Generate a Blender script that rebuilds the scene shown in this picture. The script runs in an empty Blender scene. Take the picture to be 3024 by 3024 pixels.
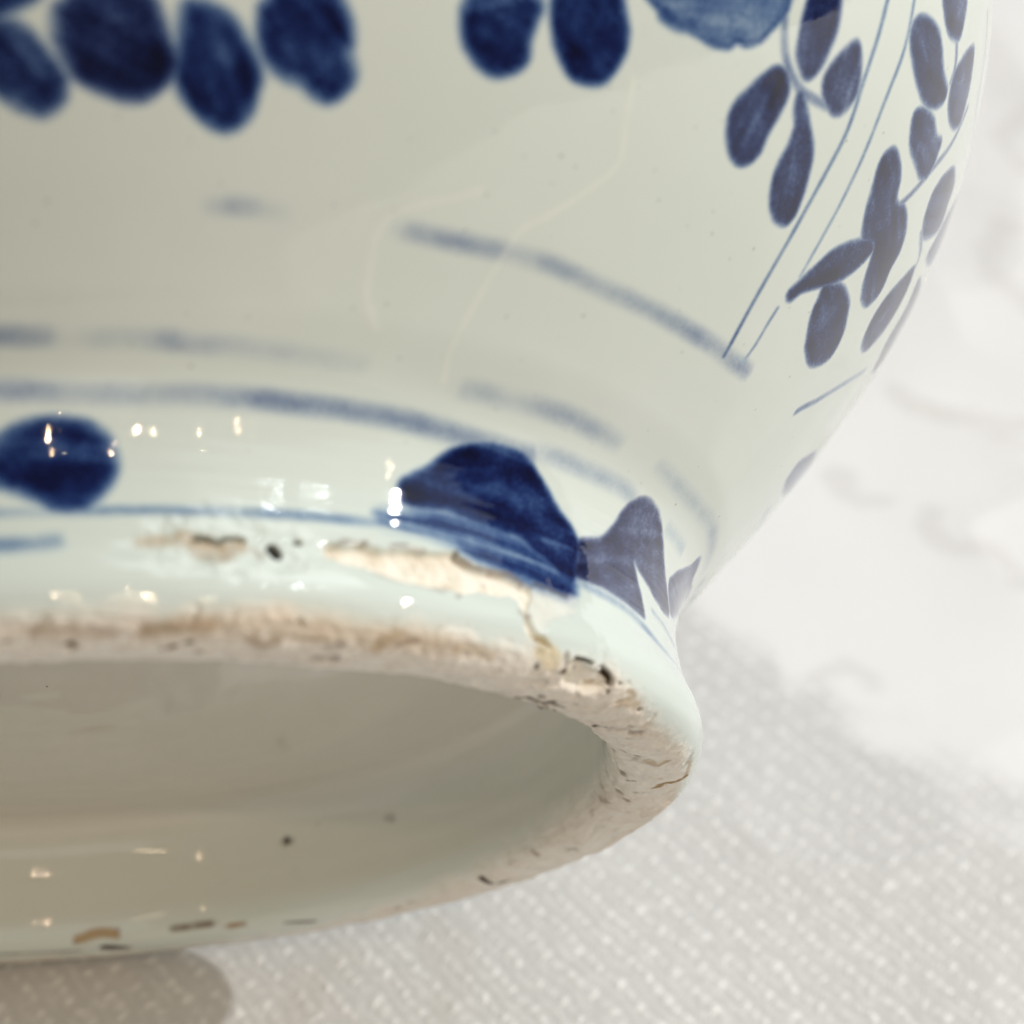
# A blue and white porcelain jar lying tipped over on a damask tablecloth, seen close from its foot.
import bpy, math
import numpy as np
from mathutils import Matrix, Vector

scene = bpy.context.scene
C = scene.collection

# ------------------------------------------------------------------ camera
cam_data = bpy.data.cameras.new("camera")
cam_data.sensor_width = 36.0
cam_data.lens = 18.0 / math.tan(math.radians(13.0))
cam_data.clip_start = 0.01
cam_data.clip_end = 60.0
cam = bpy.data.objects.new("camera", cam_data)
C.objects.link(cam)
cam.matrix_world = Matrix(((0.99175, -0.12815, 0.0, 0.03770),
                           (0.07533, 0.58295, -0.80901, -0.14238),
                           (0.10368, 0.80234, 0.58780, 0.19712),
                           (0, 0, 0, 1)))
cam_data.dof.use_dof = True
cam_data.dof.focus_distance = 0.198
cam_data.dof.aperture_fstop = 26.0
cam_data.dof.aperture_blades = 0
scene.camera = cam

# ------------------------------------------------------------------ world and lamps (an indoor room, evenly lit)
world = bpy.data.worlds.new("World")
scene.world = world
world.use_nodes = True
bg = world.node_tree.nodes["Background"]
bg.inputs[0].default_value = (1.0, 0.95, 0.88, 1)
bg.inputs[1].default_value = 0.15

def place(az, el, z):
    """point at height z seen from the jar at azimuth (0 = away from camera, 90 = right) and elevation"""
    d = z / math.sin(math.radians(el))
    a, e = math.radians(az), math.radians(el)
    return Vector((d * math.cos(e) * math.sin(a), d * math.cos(e) * math.cos(a), z))

def area_lamp(name, loc, target, sx, sy, power, col, shape='RECTANGLE'):
    l = bpy.data.lights.new(name, 'AREA')
    l.shape = shape
    l.size = sx
    l.size_y = sy
    l.energy = power
    l.color = col
    o = bpy.data.objects.new(name, l)
    C.objects.link(o)
    o.location = loc
    o.rotation_euler = (Vector(target) - Vector(loc)).to_track_quat('-Z', 'Y').to_euler()
    return o

def bulb(name, loc, radius, power, col):
    l = bpy.data.lights.new(name, 'POINT')
    l.shadow_soft_size = radius
    l.energy = power
    l.color = col
    o = bpy.data.objects.new(name, l)
    C.objects.link(o)
    o.location = loc
    return o

# small bright source to the right: the key, throwing the foot's shadow to the left
area_lamp("key_light", place(76, 36.0, 1.5), (0, 0, 0.03), 0.08, 0.07, 32, (1.0, 0.985, 0.97), 'ELLIPSE')
# thin cool strips added for the pale streak glints on the foot
for az, el, w, h, pw in ((79, 56, 0.03, 0.20, 1.6), (76.5, 49, 0.03, 0.26, 2.0)):
    area_lamp("glint_strip_light", place(az, el, 2.2), (0, 0, 0), w, h, pw, (0.9, 0.97, 1.0))
# wide pale daylight from the same side
area_lamp("daylight", place(76, 44, 2.4), (0, 0, 0), 3.6, 3.2, 24, (0.84, 0.95, 1.0))
# broad ceiling light above and behind
area_lamp("ceiling_panel_light", (0.9, 1.3, 2.4), (0.1, 0.1, 0), 1.4, 1.4, 16, (0.97, 0.985, 1.0))
# soft fill added behind the camera to brighten the jar's body
area_lamp("front_fill_light", place(168, 27, 1.5), (0, 0.05, 0.05), 2.0, 1.3, 6, (0.95, 0.98, 1.0))
# warm ceiling spots on the camera side
WARM = (1.0, 0.75, 0.49)
for az, el, rad, pw in ((163, 51, 0.022, 4.5), (160, 49, 0.013, 1.5), (143, 48, 0.026, 6), (140, 47.4, 0.012, 1.5),
                        (132, 43, 0.020, 4.5), (127, 37.5, 0.017, 3), (124.5, 36, 0.014, 2.5), (94, 29, 0.02, 2.5),
                        (144, 56, 0.02, 3), (-137, 40, 0.02, 2.5), (-150, 38, 0.02, 2)):
    bulb("ceiling_spot_light", place(az, el, 1.9), rad * 0.62, pw * 2.1, WARM)
area_lamp("ceiling_tube_light", place(-168, 39, 1.9), (0, 0, 0), 0.42, 0.04, 2.5, WARM)

scene.cycles.max_bounces = 5
scene.cycles.diffuse_bounces = 3
scene.cycles.glossy_bounces = 3
scene.cycles.caustics_reflective = False
scene.cycles.caustics_refractive = False
scene.view_settings.view_transform = 'Standard'
scene.view_settings.look = 'None'
scene.view_settings.exposure = 0.0
scene.view_settings.gamma = 1.0
scene.view_settings.use_curve_mapping = False

# ------------------------------------------------------------------ measured jar outline and painting
# [distance along the outline from the foot's outer edge, height above the foot, radius], unit = foot radius
PROFILE = [[-1.1886,0.255,0.002],[-0.8906,0.253,0.3],[-0.5905,0.249,0.6],[-0.4505,0.245,0.74],[-0.3893,0.233,0.8],[-0.3281,0.185,0.838],[-0.2917,0.15,0.848],[-0.2415,0.1,0.852],[-0.1862,0.045,0.858],[-0.1558,0.018,0.872],[-0.1262,0.004,0.898],[-0.094,0.0,0.93],[-0.0585,0.006,0.965],[-0.0305,0.022,0.988],[0.0,0.05,1.0],[0.08,0.1283,0.9838],[0.16,0.2082,0.9795],[0.26,0.3036,1.0096],[0.38,0.3878,1.0951],[0.53,0.4907,1.2042],[0.71,0.6207,1.3287],[0.93,0.7936,1.4647],[1.23,1.0628,1.5971],[1.63,1.4587,1.6542],[1.7913,1.62,1.652],[2.1748,2.0,1.6],[2.7133,2.5,1.4],[3.2133,2.9,1.1],[3.5107,3.1,0.88],[3.7389,3.3,0.77],[3.989,3.55,0.775],[4.1343,3.68,0.84],[4.1755,3.72,0.83],[4.2388,3.7,0.77],[4.4507,3.5,0.7],[4.7513,3.2,0.72]]
S = 0.06                      # foot radius in metres
PX = 1.0 / 1395.0             # brush unit
# brushwork laid out on the surface as (angle, distance along the outline)
PAINT = {
 'fills': [
  ["a",0.93,9,0.175,[[-0.0241,0.6739],[-0.0136,0.6725],[-0.0031,0.6652],[0.0094,0.6464],[0.0199,0.6262],[0.0262,0.6095],[0.0262,0.5943],[0.0178,0.5813],[0.0073,0.5763],[-0.0052,0.5813],[-0.0178,0.59],[-0.0367,0.6103],[-0.0492,0.6457],[-0.0388,0.6688]]],
  ["a",1,9,0.315,[[0.022,0.6898],[0.0283,0.6949],[0.0388,0.7115],[0.0681,0.726],[0.0932,0.7123],[0.1016,0.6956],[0.11,0.6681],[0.1205,0.6414],[0.1184,0.6269],[0.1079,0.6103],[0.0953,0.5987],[0.0828,0.5965],[0.066,0.6009],[0.0471,0.6124],[0.0325,0.6283],[0.0241,0.6471],[0.0199,0.6674]]],
  ["a",0.93,9,0,[[0.1268,0.7014],[0.1393,0.705],[0.1519,0.7007],[0.1666,0.6898],[0.177,0.6725],[0.1896,0.6508],[0.1959,0.632],[0.1938,0.6146],[0.1917,0.5943],[0.1833,0.5777],[0.1728,0.5712],[0.1603,0.5748],[0.1456,0.5864],[0.1309,0.6045],[0.1247,0.6226],[0.1247,0.6486],[0.1247,0.6754]]],
  ["a",0.93,9,0,[[0.1917,0.7108],[0.2022,0.7318],[0.2273,0.7448],[0.2483,0.7368],[0.2629,0.7144],[0.2713,0.6898],[0.2734,0.6732],[0.2797,0.6566],[0.2797,0.6414],[0.2713,0.6262],[0.2608,0.6189],[0.2462,0.6233],[0.2357,0.6327],[0.2189,0.6385],[0.2043,0.6515],[0.1959,0.6681],[0.1917,0.6913]]],
  ["a",0.85,9,0,[[-0.0367,0.679],[-0.0178,0.6869],[-0.001,0.6978],[0.0073,0.7101],[0.001,0.726],[-0.0346,0.7274]]],
  ["a",0.95,7,0,[[0.3677,0.7506],[0.374,0.7716],[0.3991,0.7839],[0.4284,0.7875],[0.441,0.7759],[0.4389,0.7549],[0.4389,0.734],[0.4431,0.7144],[0.4368,0.7007],[0.4222,0.6891],[0.4075,0.6884],[0.3886,0.7007],[0.3761,0.7173]]],
  ["a",0.95,6,0,[[0.4536,0.7759],[0.4515,0.7983],[0.4787,0.8229],[0.5102,0.8273],[0.5248,0.8056],[0.5374,0.7846],[0.5416,0.7593],[0.5374,0.7354],[0.5311,0.7188],[0.5164,0.7115],[0.4976,0.7123],[0.4766,0.7289],[0.462,0.752]]],
  ["f",0.3,5,0,[[0.5248,0.8663],[0.5416,0.8417],[0.5562,0.8302],[0.5814,0.8193],[0.6044,0.8164],[0.6212,0.8171],[0.6401,0.8157],[0.6589,0.8236],[0.6631,0.8338],[0.6799,0.8381],[0.6945,0.8533],[0.7029,0.8736],[0.7113,0.8974],[0.7113,0.9184],[0.7071,0.9423],[0.6568,0.9625],[0.5688,0.9199]]],
  ["a",0.81,5,0.42,[[0.7343,0.9444],[0.749,0.964],[0.7741,0.9676],[0.7846,0.9495],[0.7909,0.9213],[0.7909,0.8873],[0.7867,0.8627],[0.7762,0.8482],[0.7616,0.8533],[0.7469,0.8685],[0.7385,0.8953],[0.7343,0.9199]]],
  ["a",0.7,5,0.49,[[0.8265,0.9365],[0.8412,0.93],[0.8538,0.909],[0.8642,0.8844],[0.86,0.8584],[0.8496,0.8417],[0.8328,0.8388],[0.8139,0.8461],[0.8014,0.8656],[0.8035,0.8873],[0.8139,0.9162]]],
  ["a",0.84,5,0.28,[[0.7301,0.8374],[0.749,0.8338],[0.7595,0.8193],[0.7616,0.7904],[0.7595,0.7585],[0.7616,0.7347],[0.7553,0.7166],[0.7406,0.7057],[0.7218,0.7108],[0.705,0.7289],[0.6966,0.7499],[0.6966,0.7708],[0.7071,0.7998],[0.7176,0.8215]]],
  ["a",0.81,5,0.28,[[0.7741,0.8302],[0.7888,0.8251],[0.8118,0.8048],[0.8391,0.781],[0.8517,0.7549],[0.8642,0.7224],[0.8684,0.6978],[0.8621,0.6804],[0.8412,0.6768],[0.8202,0.6884],[0.8056,0.7101],[0.7972,0.7397],[0.7972,0.7679],[0.793,0.7918],[0.7804,0.8085]]],
  ["a",0.79,6,0.35,[[0.9208,1.0378],[0.9396,1.0544],[0.9732,1.0631],[1.0004,1.0515],[1.0255,1.0356],[1.0549,1.0305],[1.0528,1.0067],[1.0235,0.9799],[0.9941,0.9727],[0.9648,0.9806],[0.9355,0.9958],[0.9166,1.0161]]],
  ["a",0.75,6,0.35,[[0.9941,0.9444],[1.013,0.9654],[1.0465,0.9784],[1.0779,0.9741],[1.1031,0.9813],[1.1094,0.9329],[1.0905,0.9112],[1.057,0.909],[1.0151,0.9155]]],
  ["a",0.79,6,0.42,[[0.9627,1.1137],[1.0214,1.1643],[1.0381,1.1275],[1.0381,1.1021],[1.0109,1.0862],[0.9857,1.0898]]],
  ["a",0.7,6,0.42,[[1.0989,1.1434],[1.1198,1.126],[1.1387,1.092],[1.145,1.0501],[1.1177,1.024],[1.0821,1.0233],[1.0633,1.0435],[1.0612,1.071],[1.0737,1.105]]],
  ["a",0.84,5,0.35,[[0.9836,0.8801],[1.0088,0.8801],[1.036,0.867],[1.057,0.8461],[1.0884,0.8562],[1.1261,0.849],[1.1513,0.8251],[1.1575,0.7947],[1.1722,0.7651],[1.1638,0.7332],[1.1387,0.7202],[1.1073,0.7303],[1.08,0.7636],[1.0633,0.7766],[1.0318,0.7614],[1.0046,0.7831],[0.9857,0.815],[0.9711,0.8533]]],
  ["a",0.85,5,0.35,[[1.0381,0.7658],[1.0695,0.773],[1.0675,0.7455],[1.0465,0.7036],[1.013,0.6696],[0.9753,0.6377],[0.9606,0.6132],[0.9459,0.6175],[0.9522,0.6392],[0.9669,0.6775],[0.9857,0.7159]]],
  ["a",0.84,5,0.35,[[1.013,0.6696],[1.0486,0.692],[1.0926,0.6934],[1.1219,0.6797],[1.1492,0.6573],[1.1575,0.6254],[1.1324,0.5951],[1.1031,0.5886],[1.0654,0.5972],[1.0318,0.624],[1.0193,0.6464]]],
  ["a",0.75,6,0.49,[[1.2036,1.0168],[1.2476,1.0218],[1.2581,0.9973],[1.2728,0.969],[1.2351,0.9162],[1.2036,0.8945],[1.1701,0.9047],[1.1554,0.9343],[1.1701,0.9777]]],
  ["a",0.66,6,0.49,[[1.3398,1.0891],[1.3524,1.0689],[1.3691,1.0284],[1.344,0.9567],[1.2811,0.9155],[1.2832,0.956],[1.2937,1.0088],[1.3168,1.0587]]],
  ["a",0.75,6,0.49,[[1.2434,0.8627],[1.2707,0.8468],[1.2874,0.8121],[1.2916,0.7651],[1.2728,0.7238],[1.2413,0.7086],[1.2141,0.7274],[1.2057,0.7716],[1.2225,0.8244]]],
  ["a",0.66,6,0.72,[[1.3147,0.8974],[1.4006,0.9256],[1.4278,0.8808],[1.4383,0.8258],[1.4194,0.7839],[1.3943,0.7774],[1.3503,0.8048],[1.3377,0.8562],[1.3126,0.8837]]],
  ["a",0.45,6,0.42,[[1.4509,0.6189],[1.564,0.6464],[1.5556,0.6016],[1.4676,0.5386],[1.3985,0.522],[1.3754,0.5423],[1.3964,0.5734]]],
  ["a",0.95,9,0,[[-0.045,0.1972],[-0.0325,0.2052],[-0.0115,0.2124],[0.0157,0.216],[0.0471,0.2131],[0.0639,0.2045],[0.0786,0.1893],[0.0828,0.1683],[0.0786,0.1495],[0.0681,0.1328],[0.0555,0.1213],[0.045,0.1126],[0.0178,0.1126],[-0.0031,0.1242],[-0.0262,0.135],[-0.0471,0.1444],[-0.0744,0.1574],[-0.0807,0.1813]]],
  ["a",0.97,5,0.07,[[0.4557,0.1734],[0.4724,0.1849],[0.4997,0.2016],[0.5248,0.2225],[0.5479,0.2341],[0.5835,0.245],[0.6401,0.2486],[0.6694,0.2399],[0.6924,0.2254],[0.7176,0.2102],[0.7469,0.1907],[0.7762,0.177],[0.793,0.1567],[0.7825,0.1271],[0.7616,0.0952],[0.7343,0.0996],[0.7113,0.1162],[0.6799,0.1256],[0.6589,0.1379],[0.6254,0.1386],[0.573,0.1415],[0.529,0.1495],[0.485,0.1473],[0.4578,0.1509]]],
  ["w",0.62,6,0,[[0.4284,0.1292],[0.485,0.1394],[0.5269,0.143],[0.573,0.1401],[0.6442,0.1379],[0.682,0.1328],[0.7385,0.109],[0.7699,0.1025],[0.7427,0.0721],[0.6966,0.0743],[0.6463,0.0757],[0.6128,0.0829],[0.5646,0.0938],[0.5332,0.1075],[0.4808,0.1148],[0.4264,0.1155]]],
  ["a",0.74,4,0.72,[[0.9187,0.2508],[0.9396,0.263],[0.9669,0.271],[1.0046,0.2681],[1.0339,0.2573],[1.0716,0.2385],[1.101,0.2175],[1.1408,0.1893],[1.1722,0.1589],[1.1135,0.1473],[1.0654,0.1538],[1.0193,0.1647],[0.9836,0.1741],[0.9669,0.1791],[0.9753,0.1618],[0.9899,0.1372],[0.9857,0.1025],[0.9543,0.1017],[0.9019,0.1061],[0.8391,0.1097],[0.7741,0.1068],[0.772,0.1198],[0.7888,0.1422],[0.7909,0.1618],[0.8223,0.1726],[0.8579,0.1849],[0.8852,0.2073],[0.8998,0.2298]]],
  ["a",0.6,4,0.72,[[1.2937,0.2942],[1.3251,0.2956],[1.3691,0.2797],[1.4509,0.279],[1.3524,0.2189],[1.2036,0.1647],[1.1701,0.1791],[1.1533,0.2001],[1.1827,0.2225],[1.2749,0.2688]]],
 ],
 'strokes': [
  [0.3,10,8,0.5,[[0.154,0.4801,0],[0.1749,0.4815,0.5],[0.1896,0.4829,1],[0.2064,0.4837,0.8],[0.2231,0.4815,0.3],[0.2566,0.4808,0]]],
  [0.4,11,8,0.5,[[0.3677,0.4844,0.2],[0.3907,0.4837,1],[0.441,0.4844,0.9],[0.4892,0.4873,1],[0.5102,0.488,0.5],[0.5542,0.4895,0.8],[0.594,0.488,0.9],[0.6463,0.4851,0.55],[0.684,0.4858,0.95],[0.7343,0.4873,0.6],[0.8014,0.4887,1],[0.8642,0.4916,0.9],[0.9271,0.4931,0.8],[0.9753,0.4981,1]]],
  [0.36,13,8,0.5,[[-0.0744,0.3195,1],[-0.022,0.318,1],[0.0073,0.3173,0.7],[0.0283,0.3159,0.1],[0.0744,0.3166,0.35],[0.1079,0.3166,0.4],[0.1435,0.3166,1],[0.1624,0.3144,0.7],[0.2231,0.313,0.4],[0.2923,0.3122,0.35],[0.374,0.3108,0.2]]],
  [0.33,12,9,0.5,[[0.5123,0.3064,0.1],[0.5353,0.3079,0.7],[0.5961,0.3086,0.35],[0.6715,0.3137,0.9],[0.7239,0.3144,1],[0.7993,0.3122,0.6],[0.8391,0.3137,0]]],
  [0.5,13,8,0.5,[[-0.0786,0.2536,0.9],[-0.0136,0.2508,1],[0.0325,0.2479,0.6],[0.1058,0.2479,0.45],[0.1875,0.2515,0.7],[0.2441,0.2522,1],[0.3048,0.2508,1],[0.3677,0.2515,0.9],[0.4347,0.2515,1],[0.5248,0.2486,1],[0.5981,0.2464,0.9],[0.6652,0.2486,0.8]]],
  [0.36,11,8,0.5,[[0.6736,0.2565,0.3],[0.7259,0.2587,0.9],[0.8202,0.2602,0.8],[0.8957,0.2616,0.7],[0.9355,0.2536,0.4]]],
  [0.25,8,9,0.35,[[0.9396,0.3166,0.4],[1.057,0.3151,0.8],[1.1701,0.3238,0.7],[1.2476,0.3303,1],[1.3168,0.326,0.7],[1.3964,0.3166,0.4]]],
  [0.22,7,8,0,[[1.0737,0.2602,0.7],[1.1806,0.263,0.8]]],
  [0.5,5,4,0,[[-0.0849,0.1097,0.9],[0.001,0.1068,0.5],[0.0618,0.1082,1],[0.1351,0.1097,1],[0.198,0.1104,0.9],[0.265,0.1126,0.9],[0.3342,0.114,1],[0.4012,0.1155,0.8],[0.4557,0.1184,0.6],[0.5123,0.1184,0.5],[0.5751,0.1155,0.6],[0.6736,0.1104,0.6]]],
  [0.55,9,7,0,[[-0.0828,0.067,1],[-0.0241,0.0656,1],[0.0115,0.0685,0.9],[0.0283,0.0706,0]]],
  [0.75,7,4,0.4,[[0.7092,0.901,1],[0.7218,0.8721,1],[0.7406,0.8482,1],[0.7699,0.8331,1],[0.7909,0.8323,0.9],[0.8244,0.8396,0.6]]],
  [0.85,2.8,3,0.1,[[0.8517,1.0255,0.8],[0.86,0.9633,0.8],[0.8663,0.9032,0.9],[0.8789,0.8359,1],[0.881,0.7716,1],[0.8831,0.6971,1],[0.8873,0.6226,1.1],[0.8957,0.548,1.4],[0.9061,0.4909,1.5]]],
  [0.85,2.8,3,0.1,[[0.8998,1.0624,0.9],[0.9166,0.9893,0.9],[0.9208,0.9119,1],[0.9313,0.8338,1],[0.9396,0.7622,0.9],[0.9438,0.6956,0.7],[0.948,0.6471,0.5]]],
  [0.62,2.6,2,0.2,[[0.9459,0.5915,1],[0.948,0.5632,1.2],[0.9522,0.5343,1],[0.9522,0.509,0.9]]],
  [0.35,9,6,0.1,[[0.9061,0.4909,1],[0.9585,0.5018,1]]],
  [0.7,5,4,0.5,[[1.0318,1.0971,1],[1.0528,1.0739,0.8],[1.057,1.0479,0.8]]],
  [0.8,5,4,0.5,[[1.1575,1.0877,0.9],[1.145,1.0161,1],[1.1114,0.9408,1],[1.08,0.8656,1],[1.0612,0.8323,1]]],
  [0.6,4,4,0.5,[[1.1869,0.888,1],[1.2392,0.8822,1],[1.2497,0.8562,1]]],
  [0.4,4,5,0.6,[[1.1345,1.2367,1],[1.1701,1.2056,1],[1.2015,1.1549,1],[1.2413,1.1347,1],[1.3105,1.1296,0.9]]],
  [0.6,5,4,0.3,[[1.1827,0.5372,1.1],[1.1994,0.5589,1.1],[1.2246,0.5857,1],[1.277,0.6522,0.7],[1.344,0.7303,0.4]]],
  [0.42,5,5,0.2,[[0.7658,0.101,1],[0.8328,0.0981,1],[0.9124,0.0931,1],[0.9711,0.0822,1],[1.0255,0.0706,1],[1.0863,0.0641,0.6],[1.1575,0.0612,0.6]]],
  [0.3,4,4,0.2,[[1.0381,0.1249,1],[1.1114,0.1184,1],[1.1764,0.109,0.8]]],
 ],
 'outl': [
  [1.3,5,4,0,[[0.5311,0.8417,1],[0.5562,0.8302,1],[0.5793,0.8208,1],[0.5981,0.82,1],[0.617,0.82,1],[0.638,0.82,1],[0.6568,0.8265,1],[0.6631,0.8374,1],[0.6778,0.841,1],[0.6924,0.8562,1],[0.7008,0.8786,1],[0.7092,0.901,1],[0.7071,0.9191,1]]],
  [1.3,13,6,0,[[0.5688,0.8258,1],[0.5877,0.8222,1],[0.6044,0.828,1]]],
  [0.9,4,5,0,[[0.6317,0.8772,1],[0.6401,0.8627,1],[0.6484,0.8511,1],[0.6505,0.8374,1]]],
  [0.9,6,6,0,[[0.6631,0.8743,1],[0.6736,0.8931,1],[0.6882,0.9126,1]]],
 ],
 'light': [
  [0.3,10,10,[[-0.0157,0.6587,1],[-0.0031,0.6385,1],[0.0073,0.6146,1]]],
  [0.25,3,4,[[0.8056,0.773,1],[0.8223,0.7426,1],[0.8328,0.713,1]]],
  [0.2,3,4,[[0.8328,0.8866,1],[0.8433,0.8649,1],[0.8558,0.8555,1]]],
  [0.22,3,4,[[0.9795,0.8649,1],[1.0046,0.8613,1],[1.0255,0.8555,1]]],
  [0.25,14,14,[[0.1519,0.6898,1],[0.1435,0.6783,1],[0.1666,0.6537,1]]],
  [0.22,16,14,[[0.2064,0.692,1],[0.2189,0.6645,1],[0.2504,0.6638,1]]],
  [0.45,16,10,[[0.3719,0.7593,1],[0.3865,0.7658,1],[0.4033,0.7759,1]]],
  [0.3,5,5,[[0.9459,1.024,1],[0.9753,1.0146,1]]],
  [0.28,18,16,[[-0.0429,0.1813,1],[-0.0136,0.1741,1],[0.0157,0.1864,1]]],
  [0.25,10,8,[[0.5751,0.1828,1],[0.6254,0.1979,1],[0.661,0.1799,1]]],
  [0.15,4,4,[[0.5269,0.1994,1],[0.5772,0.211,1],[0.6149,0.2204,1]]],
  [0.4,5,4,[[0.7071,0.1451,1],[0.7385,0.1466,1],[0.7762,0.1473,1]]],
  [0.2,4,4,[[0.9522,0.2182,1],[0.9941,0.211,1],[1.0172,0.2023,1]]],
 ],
 'bis': [
  [1,4,[[0.3446,0.0764],[0.3572,0.0786],[0.3865,0.0829],[0.4159,0.0844],[0.4473,0.0873],[0.4703,0.0865],[0.5018,0.088],[0.5311,0.0923],[0.5458,0.0851],[0.5688,0.0793],[0.6065,0.0786],[0.638,0.0721],[0.6673,0.0656],[0.6547,0.0424],[0.6401,0.0229],[0.6484,0.0007],[0.6715,-0.009],[0.684,-0.0202],[0.6736,-0.0172],[0.6442,-0.0083],[0.6275,0.0044],[0.6233,0.0272],[0.617,0.0431],[0.5772,0.0417],[0.529,0.0352],[0.5081,0.0366],[0.485,0.0366],[0.4536,0.0359],[0.4243,0.0395],[0.4033,0.0475],[0.3803,0.0547],[0.353,0.0591],[0.3405,0.0634]]],
  [0.45,12,[[0.6317,0.0468],[0.6736,0.0656],[0.728,0.067],[0.7637,0.0743],[0.7259,0.041],[0.6778,0.0222],[0.6526,0.0014],[0.6401,0.0185]]],
  [0.9,3,[[0.7322,-0.0224],[0.7532,-0.0209],[0.772,-0.0254],[0.7909,-0.0217],[0.8098,-0.0261],[0.8244,-0.0358],[0.8265,-0.0447],[0.8139,-0.0596],[0.7804,-0.0663],[0.7406,-0.0611],[0.7259,-0.0462],[0.728,-0.0321]]],
 ],
 'dirt_shadow': [
  [0.938,3.75,3,0.15,[[0.1749,0.075,1],[0.1896,0.0743,1],[0.2001,0.0706,1],[0.2106,0.0757,1],[0.2252,0.0771,1],[0.2336,0.0757,1]]],
  [0.625,3.75,3,0.3,[[0.2106,0.0648,1],[0.2147,0.0598,1]]],
  [0.625,8.75,8,0.75,[[0.1121,0.067,1],[0.1288,0.0685,1],[0.1456,0.0692,1]]],
  [0.688,12.5,9,0.72,[[0.1603,0.0728,1],[0.1833,0.0656,1],[0.2064,0.0612,1],[0.2252,0.0663,1]]],
  [0.625,8.75,8,0.65,[[0.1749,0.0547,1],[0.198,0.0475,1],[0.2106,0.0511,1]]],
  [1.625,10,3,0,[[0.2692,0.0648,1],[0.2713,0.0591,1]]],
  [0.875,3.75,3,0.1,[[0.3006,0.0771,1],[0.3048,0.0764,1]]],
  [0.438,5,4,0.6,[[0.2441,0.0634,1],[0.2525,0.0533,1]]],
  [0.688,3.75,3,0.45,[[0.3572,0.0829,1],[0.3698,0.0858,1],[0.3886,0.0858,1],[0.397,0.0873,1]]],
  [0.75,3.75,3,0.3,[[0.4326,0.088,1],[0.4452,0.0902,1],[0.4578,0.0916,1]]],
  [0.625,3.12,3,0.5,[[0.462,0.0894,1],[0.485,0.0887,1]]],
  [0.75,3.25,2.5,0.25,[[0.5353,0.0952,1],[0.5374,0.0916,1]]],
  [0.562,3.12,3,0.5,[[0.5395,0.088,1],[0.5542,0.0837,1],[0.5688,0.0793,1],[0.5981,0.0793,1],[0.6275,0.0793,1],[0.6505,0.0699,1]]],
  [0.625,5,4,0.75,[[0.5143,0.0533,1],[0.5185,0.0482,1]]],
  [0.312,3.75,3,0.6,[[0.4829,0.0627,1],[0.4787,0.0598,1]]],
  [0.375,3.75,3,0.6,[[0.5814,0.0641,1],[0.5835,0.0627,1]]],
  [0.562,3.75,3,0.55,[[0.3425,0.0612,1],[0.353,0.0591,1],[0.3761,0.0547,1],[0.3886,0.0497,1]]],
  [0.375,3.75,4,0.5,[[0.397,0.0446,1],[0.4243,0.0381,1],[0.4641,0.0352,1],[0.4934,0.0316,1]]],
  [0.5,3.12,3,0.4,[[0.5143,0.0265,1],[0.5269,0.0374,1]]],
  [0.625,3.75,3,0.25,[[0.6715,0.075,1],[0.7008,0.075,1],[0.7301,0.0714,1],[0.7427,0.0721,1]]],
  [0.375,6.25,5,0.5,[[0.6401,0.0229,1],[0.6191,0.0229,1]]],
  [0.625,16.25,9,0.95,[[0.6631,-0.0194,1],[0.6799,-0.0261,1],[0.6903,-0.0306,1]]],
  [1,3.12,2.5,0.2,[[0.6631,-0.0417,1],[0.6673,-0.0447,1]]],
  [0.938,6.25,4,0.3,[[0.7176,-0.0417,1],[0.7218,-0.0395,1]]],
  [0.625,7.5,5,0.4,[[0.7113,-0.0187,1],[0.7218,-0.0321,1]]],
  [1.188,3.25,2,0.05,[[0.7322,-0.0194,1],[0.7469,-0.0179,1],[0.7616,-0.0179,1],[0.7699,-0.0194,1]]],  # shadow under the glaze ledge at the lip chip, painted dark
  [0.75,2.5,2,0.4,[[0.7762,-0.0224,1],[0.7846,-0.0194,1]]],
  [1.188,3.5,2,0.15,[[0.793,-0.0187,1],[0.8056,-0.0224,1],[0.8202,-0.0269,1],[0.8286,-0.0336,1],[0.8307,-0.0388,1]]],  # same ledge shadow, painted on along the chip
  [0.875,3.12,2,0.2,[[0.8328,-0.0447,1],[0.8391,-0.0507,1]]],
  [1,5,4,0.2,[[0.7197,-0.041,1],[0.7218,-0.0395,1]]],
  [0.875,2.5,2,0.2,[[0.749,-0.0343,1],[0.7511,-0.0358,1]]],
  [0.875,3.12,2,0.15,[[0.8454,-0.0313,1],[0.8496,-0.0313,1]]],
  [0.938,4.38,3,0.15,[[0.9417,-0.0529,1],[0.9459,-0.0529,1]]],
  [0.75,6.25,3,0.2,[[0.7385,-0.137,1],[0.7301,-0.1184,1],[0.7553,-0.1139,1]]],
  [1.25,5.62,3,0.05,[[0.7427,-0.099,1],[0.7469,-0.1013,1]]],
  [1.312,6.25,3,0.05,[[0.7804,-0.1206,1],[0.7846,-0.1132,1],[0.7741,-0.0998,1]]],
  [1,3.75,3,0.15,[[0.7909,-0.102,1],[0.7909,-0.0975,1]]],
  [1,3.75,3,0.15,[[0.8118,-0.0916,1],[0.816,-0.0916,1]]],
  [0.75,3.75,3,0.3,[[1.7253,-0.3698,1],[0.8223,-0.1347,1],[0.8202,-0.1087,1]]],
  [0.875,3.75,2,0.6,[[0.7762,-0.1407,1],[0.7762,-0.1221,1]]],
  [1,2.75,2,0.2,[[0.9774,-0.1362,1],[0.9732,-0.1251,1],[0.9795,-0.1184,1],[0.9878,-0.1109,1]]],
  [0.438,5,4,0.4,[[0.9816,-0.0849,1],[0.9941,-0.0827,1]]],
  [0.562,5,4,0.7,[[0.925,-0.1258,1],[0.9522,-0.1251,1]]],
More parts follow.
